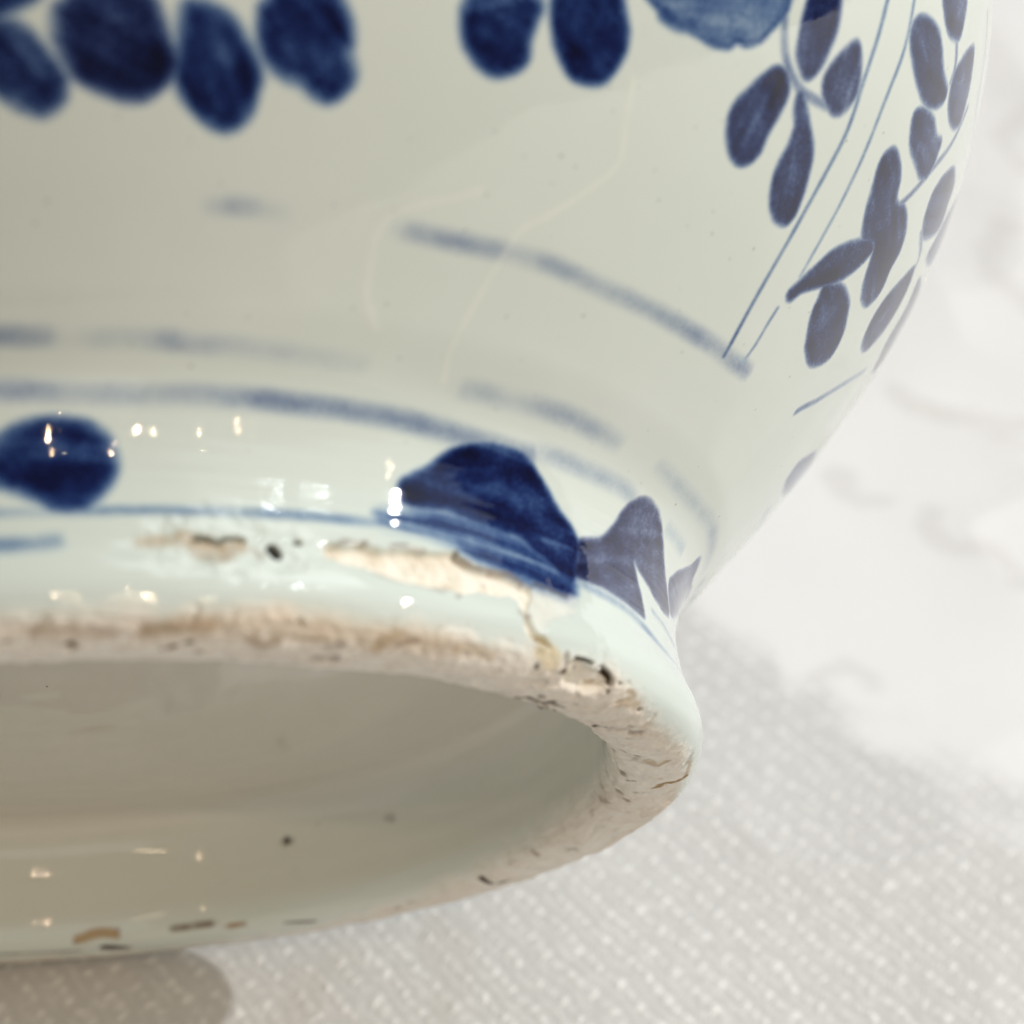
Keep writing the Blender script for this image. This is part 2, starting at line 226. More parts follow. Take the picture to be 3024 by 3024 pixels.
  [0.625,5,3,0.7,[[0.8726,-0.0365,1],[0.8873,-0.0351,1],[0.9019,-0.0388,1]]],
  [0.5,8.75,6,0.75,[[0.8852,-0.0589,1],[0.8915,-0.0492,1],[0.925,-0.0499,1]]],
  [0.5,7.5,6,0.75,[[0.8014,-0.0544,1],[0.8077,-0.0499,1]]],
  [0.625,8.75,5,0.75,[[1.2057,-0.108,1],[1.2413,-0.099,1],[1.2288,-0.0819,1]]],
  [0.938,7.5,4,0.7,[[1.4027,-0.1013,1],[1.3775,-0.0827,1],[1.3754,-0.0536,1]]],
  [0.625,5,4,0.75,[[1.3754,-0.0536,1],[1.2958,-0.0462,1]]],
  [0.625,7.5,6,0.35,[[1.3314,-0.1533,1],[1.3482,-0.1496,1]]],
  [0.688,3.75,3,0.35,[[1.3775,-0.1459,1],[1.3608,-0.1332,1]]],
  [0.875,7.5,5,0.15,[[1.4718,-0.1563,1],[1.4697,-0.1511,1]]],
  [0.625,6.25,5,0.5,[[1.4865,-0.1407,1],[1.5053,-0.131,1]]],
  [0.5,10,7,0.3,[[1.5745,-0.1682,1],[1.5598,-0.1593,1]]],
  [0.562,3.12,3,0.3,[[1.1806,-0.1213,1],[1.1785,-0.1154,1]]],
  [0.438,3.12,3,0.3,[[1.1471,-0.1414,1],[1.168,-0.131,1]]],
  [1.062,5,3,0.2,[[2.1318,-0.1407,1],[2.1339,-0.1228,1],[2.1276,-0.1117,1],[2.0961,-0.1094,1]]],
  [0.562,7.5,6,0.6,[[1.9432,-0.1571,1],[1.9369,-0.1474,1]]],
  [0.438,6.25,5,0.5,[[1.8594,-0.1303,1],[1.8363,-0.1184,1]]],
  [1.25,12.5,6,0.1,[[3.0326,-0.1325,1],[2.9949,-0.1221,1]]],
  [0.938,11.25,8,0.75,[[3.0871,-0.163,1],[3.0452,-0.1719,1],[3.0117,-0.1675,1]]],
  [0.75,10,8,0.4,[[2.8797,-0.166,1],[2.7959,-0.1667,1]]],
  [0.875,7.5,6,0.65,[[2.7624,-0.1571,1],[2.733,-0.1571,1]]],
  [0.875,5,4,0.25,[[2.6346,-0.1437,1],[2.5717,-0.1332,1]]],
  [0.625,3.75,4,0.3,[[-3.0075,-0.1385,1],[-3.0955,-0.1355,1],[-3.1961,-0.134,1]]],
  [1.188,6.25,4,0.5,[[0.1456,-0.0745,1],[0.1519,-0.073,1]]],
  [1,5,4,0.35,[[0.1645,-0.0656,1],[0.1708,-0.0648,1]]],
  [1,3.12,2.5,0.2,[[0.1372,-0.0797,1],[0.1372,-0.0797,1]]],
  [0.562,6.25,4,0.55,[[0.1498,-0.0447,1],[0.1519,-0.0462,1]]],
  [0.5,5,4,0.4,[[0.1812,-0.0827,1],[0.1854,-0.0841,1]]],
  [0.812,5,4,0.45,[[0.0241,-0.0715,1],[0.0346,-0.0722,1]]],
  [0.5,5,4,0.5,[[0.0492,-0.0403,1],[0.0513,-0.0403,1]]],
  [0.625,5,4,0.5,[[-0.045,-0.0566,1],[-0.0429,-0.0581,1]]],
  [0.375,10,8,0.6,[[0.0597,-0.0455,1],[0.0765,-0.0507,1]]],
  [0.375,10,10,0.7,[[-0.0157,-0.0447,1],[0.0241,-0.0447,1],[0.0597,-0.0507,1]]],
  [0.438,11.25,9,0.65,[[0.1121,-0.0484,1],[0.1288,-0.044,1],[0.1477,-0.0388,1],[0.1875,-0.0358,1]]],
  [0.5,10,8,0.65,[[0.2441,-0.0529,1],[0.2587,-0.0626,1],[0.2734,-0.0492,1]]],
  [0.438,5,5,0.7,[[0.2734,-0.0425,1],[0.3048,-0.0492,1],[0.3363,-0.0447,1]]],
  [0.375,10,8,0.4,[[0.3425,-0.0603,1],[0.3572,-0.0566,1]]],
  [0.5,11.25,9,0.75,[[0.4096,-0.0551,1],[0.4159,-0.041,1],[0.4284,-0.0336,1]]],
  [0.5,6.25,6,0.5,[[0.4368,-0.0447,1],[0.4599,-0.038,1]]],
  [0.438,8.75,8,0.75,[[0.5227,-0.041,1],[0.5562,-0.0388,1],[0.5835,-0.0432,1]]],
  [1,8.75,6,0.15,[[2.6094,-0.2999,1],[2.599,-0.2969,1]]],
  [0.5,10,7,0.2,[[2.335,-0.2991,1],[2.3287,-0.2962,1]]],
  [0.312,10,8,0.3,[[2.4649,-0.5,1],[2.4586,-0.5,1]]],
  [0.275,7.5,6,0.3,[]],
  [0.438,15,9,0.3,[]],
 ],
 'ridge': [
  [5,[[0.441,0.5502,1],[0.4075,0.5314,1],[0.3698,0.5126,1],[0.3509,0.4952,1],[0.3425,0.4678,1],[0.3467,0.4338,1],[0.353,0.3947,1],[0.3761,0.3571,1]]],
  [5,[[0.5604,0.7354,1],[0.573,0.6862,1],[0.5856,0.6349,1],[0.5646,0.5922,1],[0.5332,0.5488,1],[0.506,0.5191,1],[0.4976,0.4844,1],[0.4913,0.4395,1],[0.485,0.3954,1],[0.4808,0.352,1],[0.4892,0.3101,1]]],
 ],
 'specks': [
  [0.0744,0.5755],
  [0.1142,0.488],
  [0.2252,0.3513],
  [0.1561,0.3072],
  [0.1016,0.3086],
  [0.0115,0.4764],
  [0.3425,0.3781],
  [0.4347,0.624],
  [0.5164,0.6197],
  [0.5374,0.6132],
  [0.5542,0.692],
  [0.5709,0.7311],
  [0.5395,0.7166],
  [0.4494,0.5488],
  [0.5185,0.5849],
  [0.4431,0.4692],
  [0.5353,0.4106],
  [0.8244,0.4598],
  [0.661,0.718],
  [0.6338,0.6471],
  [0.5437,0.5213],
  [0.4201,0.3281],
  [0.7155,0.6037],
  [0.7762,0.5046],
  [0.948,0.8801],
  [0.6757,0.8106],
  [0.6589,0.7166],
  [0.7511,0.6703],
  [0.8056,0.598],
  [0.8349,0.6283],
  [0.8244,0.4598],
  [0.7134,0.6037],
  [0.0786,0.2602],
  [0.1708,0.2855],
  [0.2462,0.19],
  [0.4599,0.2254],
  [0.5835,0.2927],
  [0.8789,0.2862],
  [1.0549,0.2942],
  [0.7113,0.2963],
  [1.0591,0.1893],
  [0.8244,0.4598],
  [0.9564,0.4367],
  [1.0633,0.4743],
  [1.2434,0.5213],
  [1.0863,0.548],
 ],
 'crust': [
  [0.1519,0.0692,0.04,0.8],
  [0.2147,0.067,0.05,1],
  [0.2713,0.062,0.035,1.4],
  [0.2986,0.0583,0.03,1.2],
  [0.728,0.0728,0.03,0.8],
  [0.7846,-0.0209,0.04,0.8],
 ],
}

# ------------------------------------------------------------------ numeric helpers
def spline(x, y, xq):
    m = np.gradient(y, x)
    h = np.diff(x)
    i = np.clip(np.searchsorted(x, xq) - 1, 0, len(x) - 2)
    t = (xq - x[i]) / h[i]
    return ((1 + 2 * t) * (1 - t) ** 2 * y[i] + t * (1 - t) ** 2 * h[i] * m[i]
            + t * t * (3 - 2 * t) * y[i + 1] + t * t * (t - 1) * h[i] * m[i + 1])

PR = np.array(PROFILE)
def prof_h(t): return spline(PR[:, 0], PR[:, 1], t)
def prof_r(t): return spline(PR[:, 0], PR[:, 2], t)

def vnoise(p, seed=0):
    """smooth value noise in 0..1, p = (..., 3)"""
    i = np.floor(p).astype(np.int64)
    f = (p - i).astype(np.float32)
    f = f * f * (3 - 2 * f)
    def hsh(a, b, c):
        n = (a * 374761393 + b * 668265263 + c * 2147483647 + seed * 1274126177) & 0xffffffff
        n = ((n ^ (n >> 13)) * 1274126177) & 0xffffffff
        n = ((n ^ (n >> 16)) * 2246822519) & 0xffffffff
        return (((n ^ (n >> 15)) & 0xffff) / 65535.0).astype(np.float32)
    x, y, z = i[..., 0], i[..., 1], i[..., 2]
    r = 0
    for a in (0, 1):
        for b in (0, 1):
            for c in (0, 1):
                w = (f[..., 0] if a else 1 - f[..., 0]) * (f[..., 1] if b else 1 - f[..., 1]) * (f[..., 2] if c else 1 - f[..., 2])
                r = r + w * hsh(x + a, y + b, z + c)
    return r

def fbm(p, octaves=4, seed=0, gain=0.5):
    r, a, s = 0, 1.0, 0
    for k in range(octaves):
        r = r + a * vnoise(p * (2.03 ** k) + 17.3 * k, seed + k)
        s += a
        a *= gain
    return r / s

def sstep(a, b, x):
    t = np.clip((x - a) / (b - a), 0, 1)
    return t * t * (3 - 2 * t)

def smooth_poly(pts, closed=True, n=5):
    P = np.array(pts, float)
    k = len(P)
    out = []
    for i in range(k if closed else k - 1):
        p1, p2 = P[i], P[(i + 1) % k]
        p0 = P[(i - 1) % k] if (closed or i > 0) else p1
        p3 = P[(i + 2) % k] if (closed or i + 2 < k) else p2
        for u in np.arange(n) / n:
            out.append(0.5 * (2 * p1 + (p2 - p0) * u + (2 * p0 - 5 * p1 + 4 * p2 - p3) * u * u + (3 * p1 - p0 - 3 * p2 + p3) * u ** 3))
    if not closed:
        out.append(P[-1])
    return np.array(out)

# ------------------------------------------------------------------ jar surface grid (angle x outline distance)
th_front = np.linspace(-0.50, 1.62, 900)
th_rest = np.linspace(1.62, 2 * math.pi - 0.50, 301)[1:-1]
TH = np.concatenate([th_front, th_rest])
NT = len(TH)
T_MIN, T_MAX = PR[0, 0], PR[-1, 0]
T = np.concatenate([np.linspace(T_MIN, -0.46, 26), np.linspace(-0.46, -0.18, 60)[1:], np.linspace(-0.18, 0.30, 300)[1:],
                    np.linspace(0.30, 1.32, 470)[1:], np.linspace(1.32, 2.75, 130)[1:], np.linspace(2.75, T_MAX, 46)[1:]])
NR = len(T)
H0, R0 = prof_h(T), prof_r(T)
dt = 1e-4
DH = (prof_h(T + dt) - prof_h(T - dt)) / (2 * dt)
DR = (prof_r(T + dt) - prof_r(T - dt)) / (2 * dt)
nl = np.hypot(DH, DR)
NRAD, NAX = (DH / nl)[:, None], (-DR / nl)[:, None]
rng = np.random.default_rng(7)

shape = (NR, NT)
cobalt = np.zeros(shape, np.float32)
tone = np.zeros(shape, np.float32)
bisque = np.zeros(shape, np.float32)
dirt_shadow = np.zeros(shape, np.float32)
hue = np.zeros(shape, np.float32)
pale = np.zeros(shape, np.float32)
scar = np.zeros(shape, np.float32)
cx, sx = np.cos(TH)[None, :], np.sin(TH)[None, :]
POS = np.stack([R0[:, None] * cx, R0[:, None] * sx, np.broadcast_to(H0[:, None], shape)], -1)

def window(pts, pad):
    """rows and columns of the grid near a set of (angle, t) points; local coordinates in foot-radius units"""
    a0, a1 = pts[:, 0].min(), pts[:, 0].max()
    t0, t1 = pts[:, 1].min() - pad, pts[:, 1].max() + pad
    am = 0.5 * (a0 + a1)
    dth = (TH - am + math.pi) % (2 * math.pi) - math.pi
    rm = max(float(prof_r(np.array([np.clip(0.5 * (t0 + t1), T_MIN, T_MAX)]))[0]), 0.2)
    half = 0.5 * (a1 - a0) + pad / rm
    cols = np.where(np.abs(dth) <= half)[0]
    rows = np.where((T >= t0) & (T <= t1))[0]
    return rows, cols, dth[cols] * rm, T[rows], am, rm

def wob(rows, cols, amp, freq, seed):
    """small hand tremor so that brushed edges are not geometric"""
    p = POS[np.ix_(rows, cols)] * freq
    return (fbm(p, 3, seed) - 0.5) * 2 * amp

def sd_poly(poly, soft, seed, rough=2.0):
    pad = soft * 3 + 0.01
    rows, cols, X, Y, am, rm = window(poly, pad)
    if len(rows) == 0 or len(cols) == 0:
        return None
    px, py = (poly[:, 0] - am) * rm, poly[:, 1]
    GX, GY = np.meshgrid(X, Y)
    d2 = np.full(GX.shape, 1e9, np.float32)
    inside = np.zeros(GX.shape, bool)
    n = len(px)
    for i in range(n):
        ax, ay, bx, by = px[i], py[i], px[(i + 1) % n], py[(i + 1) % n]
        ex, ey = bx - ax, by - ay
        L = ex * ex + ey * ey + 1e-14
        u = np.clip(((GX - ax) * ex + (GY - ay) * ey) / L, 0, 1)
        d2 = np.minimum(d2, (GX - ax - u * ex) ** 2 + (GY - ay - u * ey) ** 2)
        cross = ((ay > GY) != (by > GY))
        if abs(ey) > 1e-12:
            inside ^= cross & (GX < ex * (GY - ay) / ey + ax)
    sd = np.sqrt(d2) * np.where(inside, -1, 1) + wob(rows, cols, rough * PX, 40, seed)
    return rows, cols, sd

def sd_line(line, hw, soft, seed, rough=1.2):
    pad = hw + soft * 2.5 + 0.006
    rows, cols, X, Y, am, rm = window(line, pad)
    if len(rows) == 0 or len(cols) == 0:
        return None
    px, py, st = (line[:, 0] - am) * rm, line[:, 1], line[:, 2]
    GX, GY = np.meshgrid(X, Y)
    best = np.full(GX.shape, 1e9)
    strength = np.zeros(GX.shape)
    if len(px) == 1:
        best = (GX - px[0]) ** 2 + (GY - py[0]) ** 2
        strength[:] = st[0]
    for i in range(len(px) - 1):
        ex, ey = px[i + 1] - px[i], py[i + 1] - py[i]
        L = ex * ex + ey * ey + 1e-14
        u = np.clip(((GX - px[i]) * ex + (GY - py[i]) * ey) / L, 0, 1)
        d = (GX - px[i] - u * ex) ** 2 + (GY - py[i] - u * ey) ** 2
        m = d < best
        best = np.where(m, d, best)
        strength = np.where(m, st[i] + (st[i + 1] - st[i]) * u, strength)
    sd = np.sqrt(best) - hw + wob(rows, cols, rough * PX, 60, seed)
    return rows, cols, sd, strength

def lay(arr, rows, cols, val, mode='max'):
    ix = np.ix_(rows, cols)
    if mode == 'max':
        arr[ix] = np.maximum(arr[ix], val)
    elif mode == 'add':
        arr[ix] += val
    elif mode == 'mul':
        arr[ix] *= val

def brush_fill(poly, dens, soft, tn, seed, rough=2.0, pool=0.10, wash=False):
    q = sd_poly(poly, soft, seed, rough)
    if q is None:
        return
    rows, cols, sd = q
    m = sstep(2.3 * soft, -2.3 * soft, sd)
    blot = fbm(POS[np.ix_(rows, cols)] * 14, 4, seed + 90)
    edge = np.exp(-((sd + 3.0 * soft) / (2.5 * soft)) ** 2)         # pigment pools just inside the edge
    fineb = fbm(POS[np.ix_(rows, cols)] * 34, 3, seed + 190)
    v = m * dens * (0.40 + 0.72 * blot + 0.40 * fineb + pool * edge)
    # strokes of the brush, drawn along the leaf
    rm = max(float(prof_r(np.array([np.clip(poly[:, 1].mean(), T_MIN, T_MAX)]))[0]), 0.2)
    xy = np.stack([(poly[:, 0] - poly[:, 0].mean()) * rm, poly[:, 1] - poly[:, 1].mean()], 1)
    ax = np.linalg.eigh(xy.T @ xy)[1][:, 1]
    dth = (TH[cols] - poly[:, 0].mean() + math.pi) % (2 * math.pi) - math.pi
    gx, gy = np.meshgrid(dth * rm, T[rows] - poly[:, 1].mean())
    al, ac = gx * ax[0] + gy * ax[1], gx * ax[1] - gy * ax[0]
    br = fbm(np.stack([al * 9 + 40, ac * 75 + 6 * al + 40, 0 * al + seed], -1), 3, seed + 290)
    v = v * np.clip(0.55 + 0.9 * br, 0.4, 1.35)
    if wash:                                                        # drawn out in long thin streaks round the foot
        q3 = np.stack([TH[cols][None, :] * 5 + 0 * T[rows][:, None], T[rows][:, None] * 130 + TH[cols][None, :] * 9, np.zeros((len(rows), len(cols)))], -1)
        v = v * np.clip(2.6 * fbm(q3, 3, seed) - 0.45, 0.05, 1.6)
    better = v > cobalt[np.ix_(rows, cols)]
    lay(cobalt, rows, cols, v)
    ix = np.ix_(rows, cols)
    tone[ix] = np.where(better, tn, tone[ix])

LINE, WIDE = 0.46, 2.6
def brush_line(line, dens, hw, soft, tn, seed):
    q = sd_line(line, hw * (0.8 if hw > 6 * PX else 1.0), soft, seed)
    if q is None:
        return
    rows, cols, sd, st = q
    streak = fbm(POS[np.ix_(rows, cols)] * 22, 3, seed + 50)
    v = sstep(WIDE * soft, -1.3 * soft, sd) * dens * st * (0.40 + 0.8 * streak) * LINE
    ix = np.ix_(rows, cols)
    better = v > cobalt[ix]
    lay(cobalt, rows, cols, v)
    tone[ix] = np.where(better, tn, tone[ix])

seed = 100
for kind, d, s, tn, pts in PAINT['fills']:
    seed += 1
    brush_fill(smooth_poly(pts), d, s * PX * (2.0 if kind == 'w' else 1.0), tn, seed, rough=2.5, wash=kind == 'w')
for d, hw, s, tn, pts in PAINT['strokes'] + PAINT['outl']:
    seed += 1
    brush_line(smooth_poly(pts, False, 4), d, hw * PX, s * PX, tn, seed)
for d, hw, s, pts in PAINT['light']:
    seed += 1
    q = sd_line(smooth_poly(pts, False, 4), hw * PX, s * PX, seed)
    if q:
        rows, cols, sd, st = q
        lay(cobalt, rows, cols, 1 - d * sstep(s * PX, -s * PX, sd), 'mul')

# the same decoration carried round the part of the jar that faces away
def leaf(a, t, ang, ln, wd):
    r = max(float(prof_r(np.array([t]))[0]), 0.3)
    u = np.linspace(0, 2 * math.pi, 14, endpoint=False)
    lx, ly = ln * 0.5 * np.cos(u), wd * 0.5 * np.sin(u) * (1 - 0.25 * np.cos(u))
    return np.stack([a + (lx * math.cos(ang) - ly * math.sin(ang)) / r, t + lx * math.sin(ang) + ly * math.cos(ang)], 1)

for k in range(11):                                    # petals round the foot
    a = 1.55 + k * 0.43
    brush_fill(leaf(a, 0.20, rng.uniform(-0.2, 0.2), 0.26, 0.12), 0.9, 7 * PX, 0.2, 300 + k)
for t_ring, d in ((0.125, 0.4), (0.26, 0.35), (0.32, 0.25), (0.49, 0.3)):      # the ring lines
    aa = np.linspace(1.45, 2 * math.pi - 0.42, 60)
    line = np.stack([aa, np.full(60, t_ring) + rng.normal(0, 0.002, 60), rng.uniform(0.4, 1.0, 60)], 1)
    for i in range(0, 59, 10):
        brush_line(line[i:i + 11], d, 8 * PX, 8 * PX, 0.1, 330 + i)
for k in range(150):                                   # sprays of leaves higher up and at the back
    a = rng.uniform(-0.5, 2 * math.pi - 0.5)
    t = rng.uniform(0.72, 2.5)
    vis = np.interp(a, [-0.6, -0.05, 0.41, 0.8, 1.1, 1.4, 1.9], [0.86, 0.88, 0.96, 1.18, 1.45, 1.45, 0.6])
    if t < vis + 0.12:
        continue
    for j in range(2):
        brush_fill(leaf(a + rng.normal(0, 0.05), t + rng.normal(0, 0.05), rng.uniform(0, math.pi), rng.uniform(0.14, 0.2), rng.uniform(0.07, 0.1)),
                   rng.uniform(0.75, 1.0), 10 * PX, rng.uniform(0, 0.6), 400 + k * 2 + j)

NF = int(np.searchsorted(T, 0.42))
def low(scale, octv, sd):
    o = np.full(shape, 0.5, np.float32)
    o[:NF] = fbm(POS[:NF] * scale, octv, sd)
    return o

# ---- bare clay: the foot's resting edge, and the chips
foot_edge = -0.030 + 0.022 * (fbm(np.stack([np.cos(TH) * 7, np.sin(TH) * 7, TH * 0], -1), 4, 21) - 0.5)[None, :]
edge_drift = np.interp(TH, [-0.5, 0.0, 0.3, 0.55, 0.70, 0.80, 0.90, 1.03, 1.4, 1.8, 3.0, 6], [0.004, 0.006, 0.009, 0.008, 0.002, 0.006, -0.006, -0.022, -0.024, -0.022, -0.02, 0.0])[None, :]
fe = foot_edge + edge_drift
TT = T[:, None]
fine = low(30, 4, 31)
inner_edge = np.interp(TH, [-0.5, 1.0, 1.7, 2.2, 2.6, 3.7, 4.3, 5.8], [-0.185, -0.19, -0.19, -0.15, -0.095, -0.10, -0.17, -0.185])[None, :] + 0.03 * (low(6, 3, 33) - 0.5)
lipmask = sstep(0.020, -0.018, TT - fe + 0.03 * (fine - 0.5)) * sstep(-0.035, 0.025, TT - inner_edge + 0.03 * (fine - 0.5))
bisque = np.maximum(bisque, lipmask.astype(np.float32))
for d, s, pts in PAINT['bis']:
    seed += 1
    q = sd_poly(smooth_poly(pts), s * PX, seed, rough=9)
    if q:
        rows, cols, sd = q
        m = sstep(s * PX, -s * PX, sd) * d
        lay(scar, rows, cols, m)
        lay(cobalt, rows, cols, 1 - m, 'mul')
cobalt *= (1 - lipmask)

# ---- dirt, burnt specks, stains, and the lip ledge's painted shadow
depth = np.zeros(shape, np.float32)
for d, hw, s, hu, pts in PAINT['dirt_shadow']:
    seed += 1
    if len(pts) < 1:
        continue
    q = sd_line(smooth_poly(pts, False, 4) if len(pts) > 1 else np.array(pts, float), hw * PX * (1.25 if hu > 0.6 else 1.0), s * 1.4 * PX, seed, rough=2.5)
    if q:
        rows, cols, sd, st = q
        v = d * sstep(s * PX, -s * PX, sd) * (0.55 + 0.9 * fbm(POS[np.ix_(rows, cols)] * 70, 3, seed + 9))
        ix = np.ix_(rows, cols)
        better = v > dirt_shadow[ix]
        hue[ix] = np.where(better, hu, hue[ix])
        lay(dirt_shadow, rows, cols, v)
        if hu < 0.2 and d > 0.7:
            lay(depth, rows, cols, sstep(s * PX, -s * PX, sd))
for a, t in PAINT['specks'] + [[rng.uniform(-0.4, 1.3), rng.uniform(0.28, 1.1)] for _ in range(130)] + [[rng.uniform(0, 6.28), rng.uniform(-0.45, -0.2)] for _ in range(40)]:
    seed += 1
    q = sd_line(np.array([[a, t, 1.0]]), rng.uniform(0.8, 2.4) * PX, 1.8 * PX, seed, rough=0.6)
    if q:
        rows, cols, sd, st = q
        v = rng.uniform(0.3, 0.85) * sstep(1.8 * PX, -1.8 * PX, sd)
        lay(dirt_shadow, rows, cols, v)

# pale, slightly raised lines across the body
relief = np.zeros(shape, np.float32)
for hw, pts in PAINT['ridge']:
    seed += 1
    q = sd_line(smooth_poly(pts, False, 5), 0.0, hw * 3 * PX, seed, rough=5)
    if q:
        rows, cols, sd, st = q
        g = np.exp(-(np.clip(sd, 0, None) / (1.5 * hw * PX)) ** 2)
        lay(pale, rows, cols, g)
        lay(relief, rows, cols, 0.0003 * g)

# ---- relief
Q = POS[:NF]
streaks = np.full(shape, 0.5, np.float32)
streaks[:NF] = fbm(np.stack([Q[..., 0] * 9 + Q[..., 2] * 60, Q[..., 1] * 9 + Q[..., 2] * 90, TT[:NF] * 22 + Q[..., 0] * 25], -1), 3, 51)
coarse = low(12, 3, 52)
grit = low(75, 3, 53)
disp = (0.0045 * (fbm(POS * 2.2, 2, 55) - 0.5) * sstep(0.05, 0.3, TT)            # slight hand-thrown unevenness
        + 0.0010 * (fbm(POS * 9, 2, 56) - 0.5)
        + relief)
disp = disp + lipmask * (0.006 * (coarse - 0.5) + 0.004 * (streaks - 0.5) + 0.0065 * (grit - 0.5) - 0.0005)
disp = disp - scar * (0.014 + 0.010 * (coarse - 0.5) + 0.008 * (grit - 0.5))
disp = disp - 0.010 * depth
sk = np.full(shape, 0.5, np.float32)
sk[:NF] = fbm(np.stack([Q[..., 0] * 5, Q[..., 1] * 5 + 0.3 * TT[:NF], TT[:NF] * 120 + 0 * Q[..., 0]], -1), 3, 91)
disp = disp + 0.0019 * (sk - 0.5) * np.exp(-((TT - 0.12) / 0.10) ** 2)
crust = np.zeros(shape, np.float32)
for (ca, ct, cr, cs) in PAINT['crust']:
    q = sd_line(np.array([[ca, ct, 1.0]]), cr, 0.02, 77, rough=6)
    if q:
        lay(crust, q[0], q[1], cs * sstep(0.02, -0.02, q[2]))
disp = disp + crust * (0.008 * (low(46, 3, 63) - 0.5))
wheel = 0.0006 * np.sin(TT * 42 + 2.0 * low(2, 2, 57)) + 0.0002 * np.sin(TT * 140)
disp = disp + wheel * sstep(-0.20, -0.27, TT)
inner_wave = 0.006 * (low(3.5, 2, 58) - 0.5)
disp = disp + inner_wave * sstep(-0.20, -0.3, TT)
pit = low(42, 3, 61)
pits = sstep(0.66, 0.74, pit) * lipmask
disp = disp - 0.004 * pits
better = pits * 0.5 > dirt_shadow
hue = np.where(better, 0.35, hue)
dirt_shadow = np.maximum(dirt_shadow, 0.5 * pits * sstep(0.45, 0.6, low(5, 2, 62)))
bisque = np.maximum(bisque, scar)

RR = (R0[:, None] + disp * NRAD)
HH = (H0[:, None] + disp * NAX)
XYZ = np.stack([RR * cx, RR * sx, HH], -1) * S
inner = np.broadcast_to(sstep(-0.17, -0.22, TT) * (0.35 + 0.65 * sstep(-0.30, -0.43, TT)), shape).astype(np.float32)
pooled = np.broadcast_to(sstep(0.34, 0.10, TT) * sstep(-0.12, -0.04, TT), shape).astype(np.float32)
# lip stain: warm clay colour where the unglazed edge was in the fire
rust = np.clip(np.exp(-((TT - fe + 0.012) / 0.022) ** 2) * (low(5, 3, 71) * 2.2 - 0.55), 0, 1) * np.interp(TH, [-0.5, 0.5, 0.8, 1.2, 1.7, 5.78], [1, 0.9, 0.45, 0.3, 0.5, 1])[None, :]
rust = np.maximum(rust, 0.45 * np.clip(lipmask * (low(3, 3, 72) * 2.0 - 0.9), 0, 1))

# ------------------------------------------------------------------ materials
def new_mat(name):
    m = bpy.data.materials.new(name)
    m.use_nodes = True
    nt = m.node_tree
    return m, nt, nt.nodes["Principled BSDF"]

class NB:
    """tiny node helper"""
    def __init__(self, nt):
        self.nt = nt
    def n(self, typ, **kw):
        x = self.nt.nodes.new(typ)
        for k, v in kw.items():
            setattr(x, k, v)
        return x
    def link(self, a, b):
        self.nt.links.new(a, b)
    def attr(self, name):
        return self.n('ShaderNodeAttribute', attribute_name=name).outputs['Fac']
    def math(self, op, a, b=None, clamp=False):
        x = self.n('ShaderNodeMath', operation=op, use_clamp=clamp)
        for i, v in enumerate((a, b)):
            if v is None:
                continue
            if isinstance(v, (int, float)):
                x.inputs[i].default_value = v
            else:
                self.link(v, x.inputs[i])
        return x.outputs[0]
    def vmath(self, op, a, b=None, scale=None):
        x = self.n('ShaderNodeVectorMath', operation=op)
        for i, v in enumerate((a, b)):
            if v is None:
                continue
            if isinstance(v, tuple):
                x.inputs[i].default_value = v
            else:
                self.link(v, x.inputs[i])
        if scale is not None:
            if isinstance(scale, (int, float)):
                x.inputs['Scale'].default_value = scale
            else:
                self.link(scale, x.inputs['Scale'])
        return x.outputs[0]
    def mix(self, fac, a, b, blend='MIX'):
        x = self.n('ShaderNodeMix', data_type='RGBA', blend_type=blend)
        for s, v in (('Factor', fac), ('A', a), ('B', b)):
            sock = [i for i in x.inputs if i.name == s and i.enabled][0] if s != 'Factor' else x.inputs[0]
            if isinstance(v, (int, float)):
                sock.default_value = v
            elif isinstance(v, tuple):
                sock.default_value = v + (1,) if len(v) == 3 else v
            else:
                self.link(v, sock)
        return [o for o in x.outputs if o.enabled][0]
    def noise(self, vec, scale, detail=4, rough=0.55):
        x = self.n('ShaderNodeTexNoise')
        x.inputs['Scale'].default_value = scale
        x.inputs['Detail'].default_value = detail
        x.inputs['Roughness'].default_value = rough
        self.link(vec, x.inputs['Vector'])
        return x.outputs['Fac']
    def ramp(self, fac, stops):
        x = self.n('ShaderNodeValToRGB')
        while len(x.color_ramp.elements) < len(stops):
            x.color_ramp.elements.new(0.5)
        for e, (p, c) in zip(x.color_ramp.elements, stops):
            e.position = p
            e.color = tuple(c) + (1,) if len(c) == 3 else c
        self.link(fac, x.inputs[0])
        return x.outputs[0]

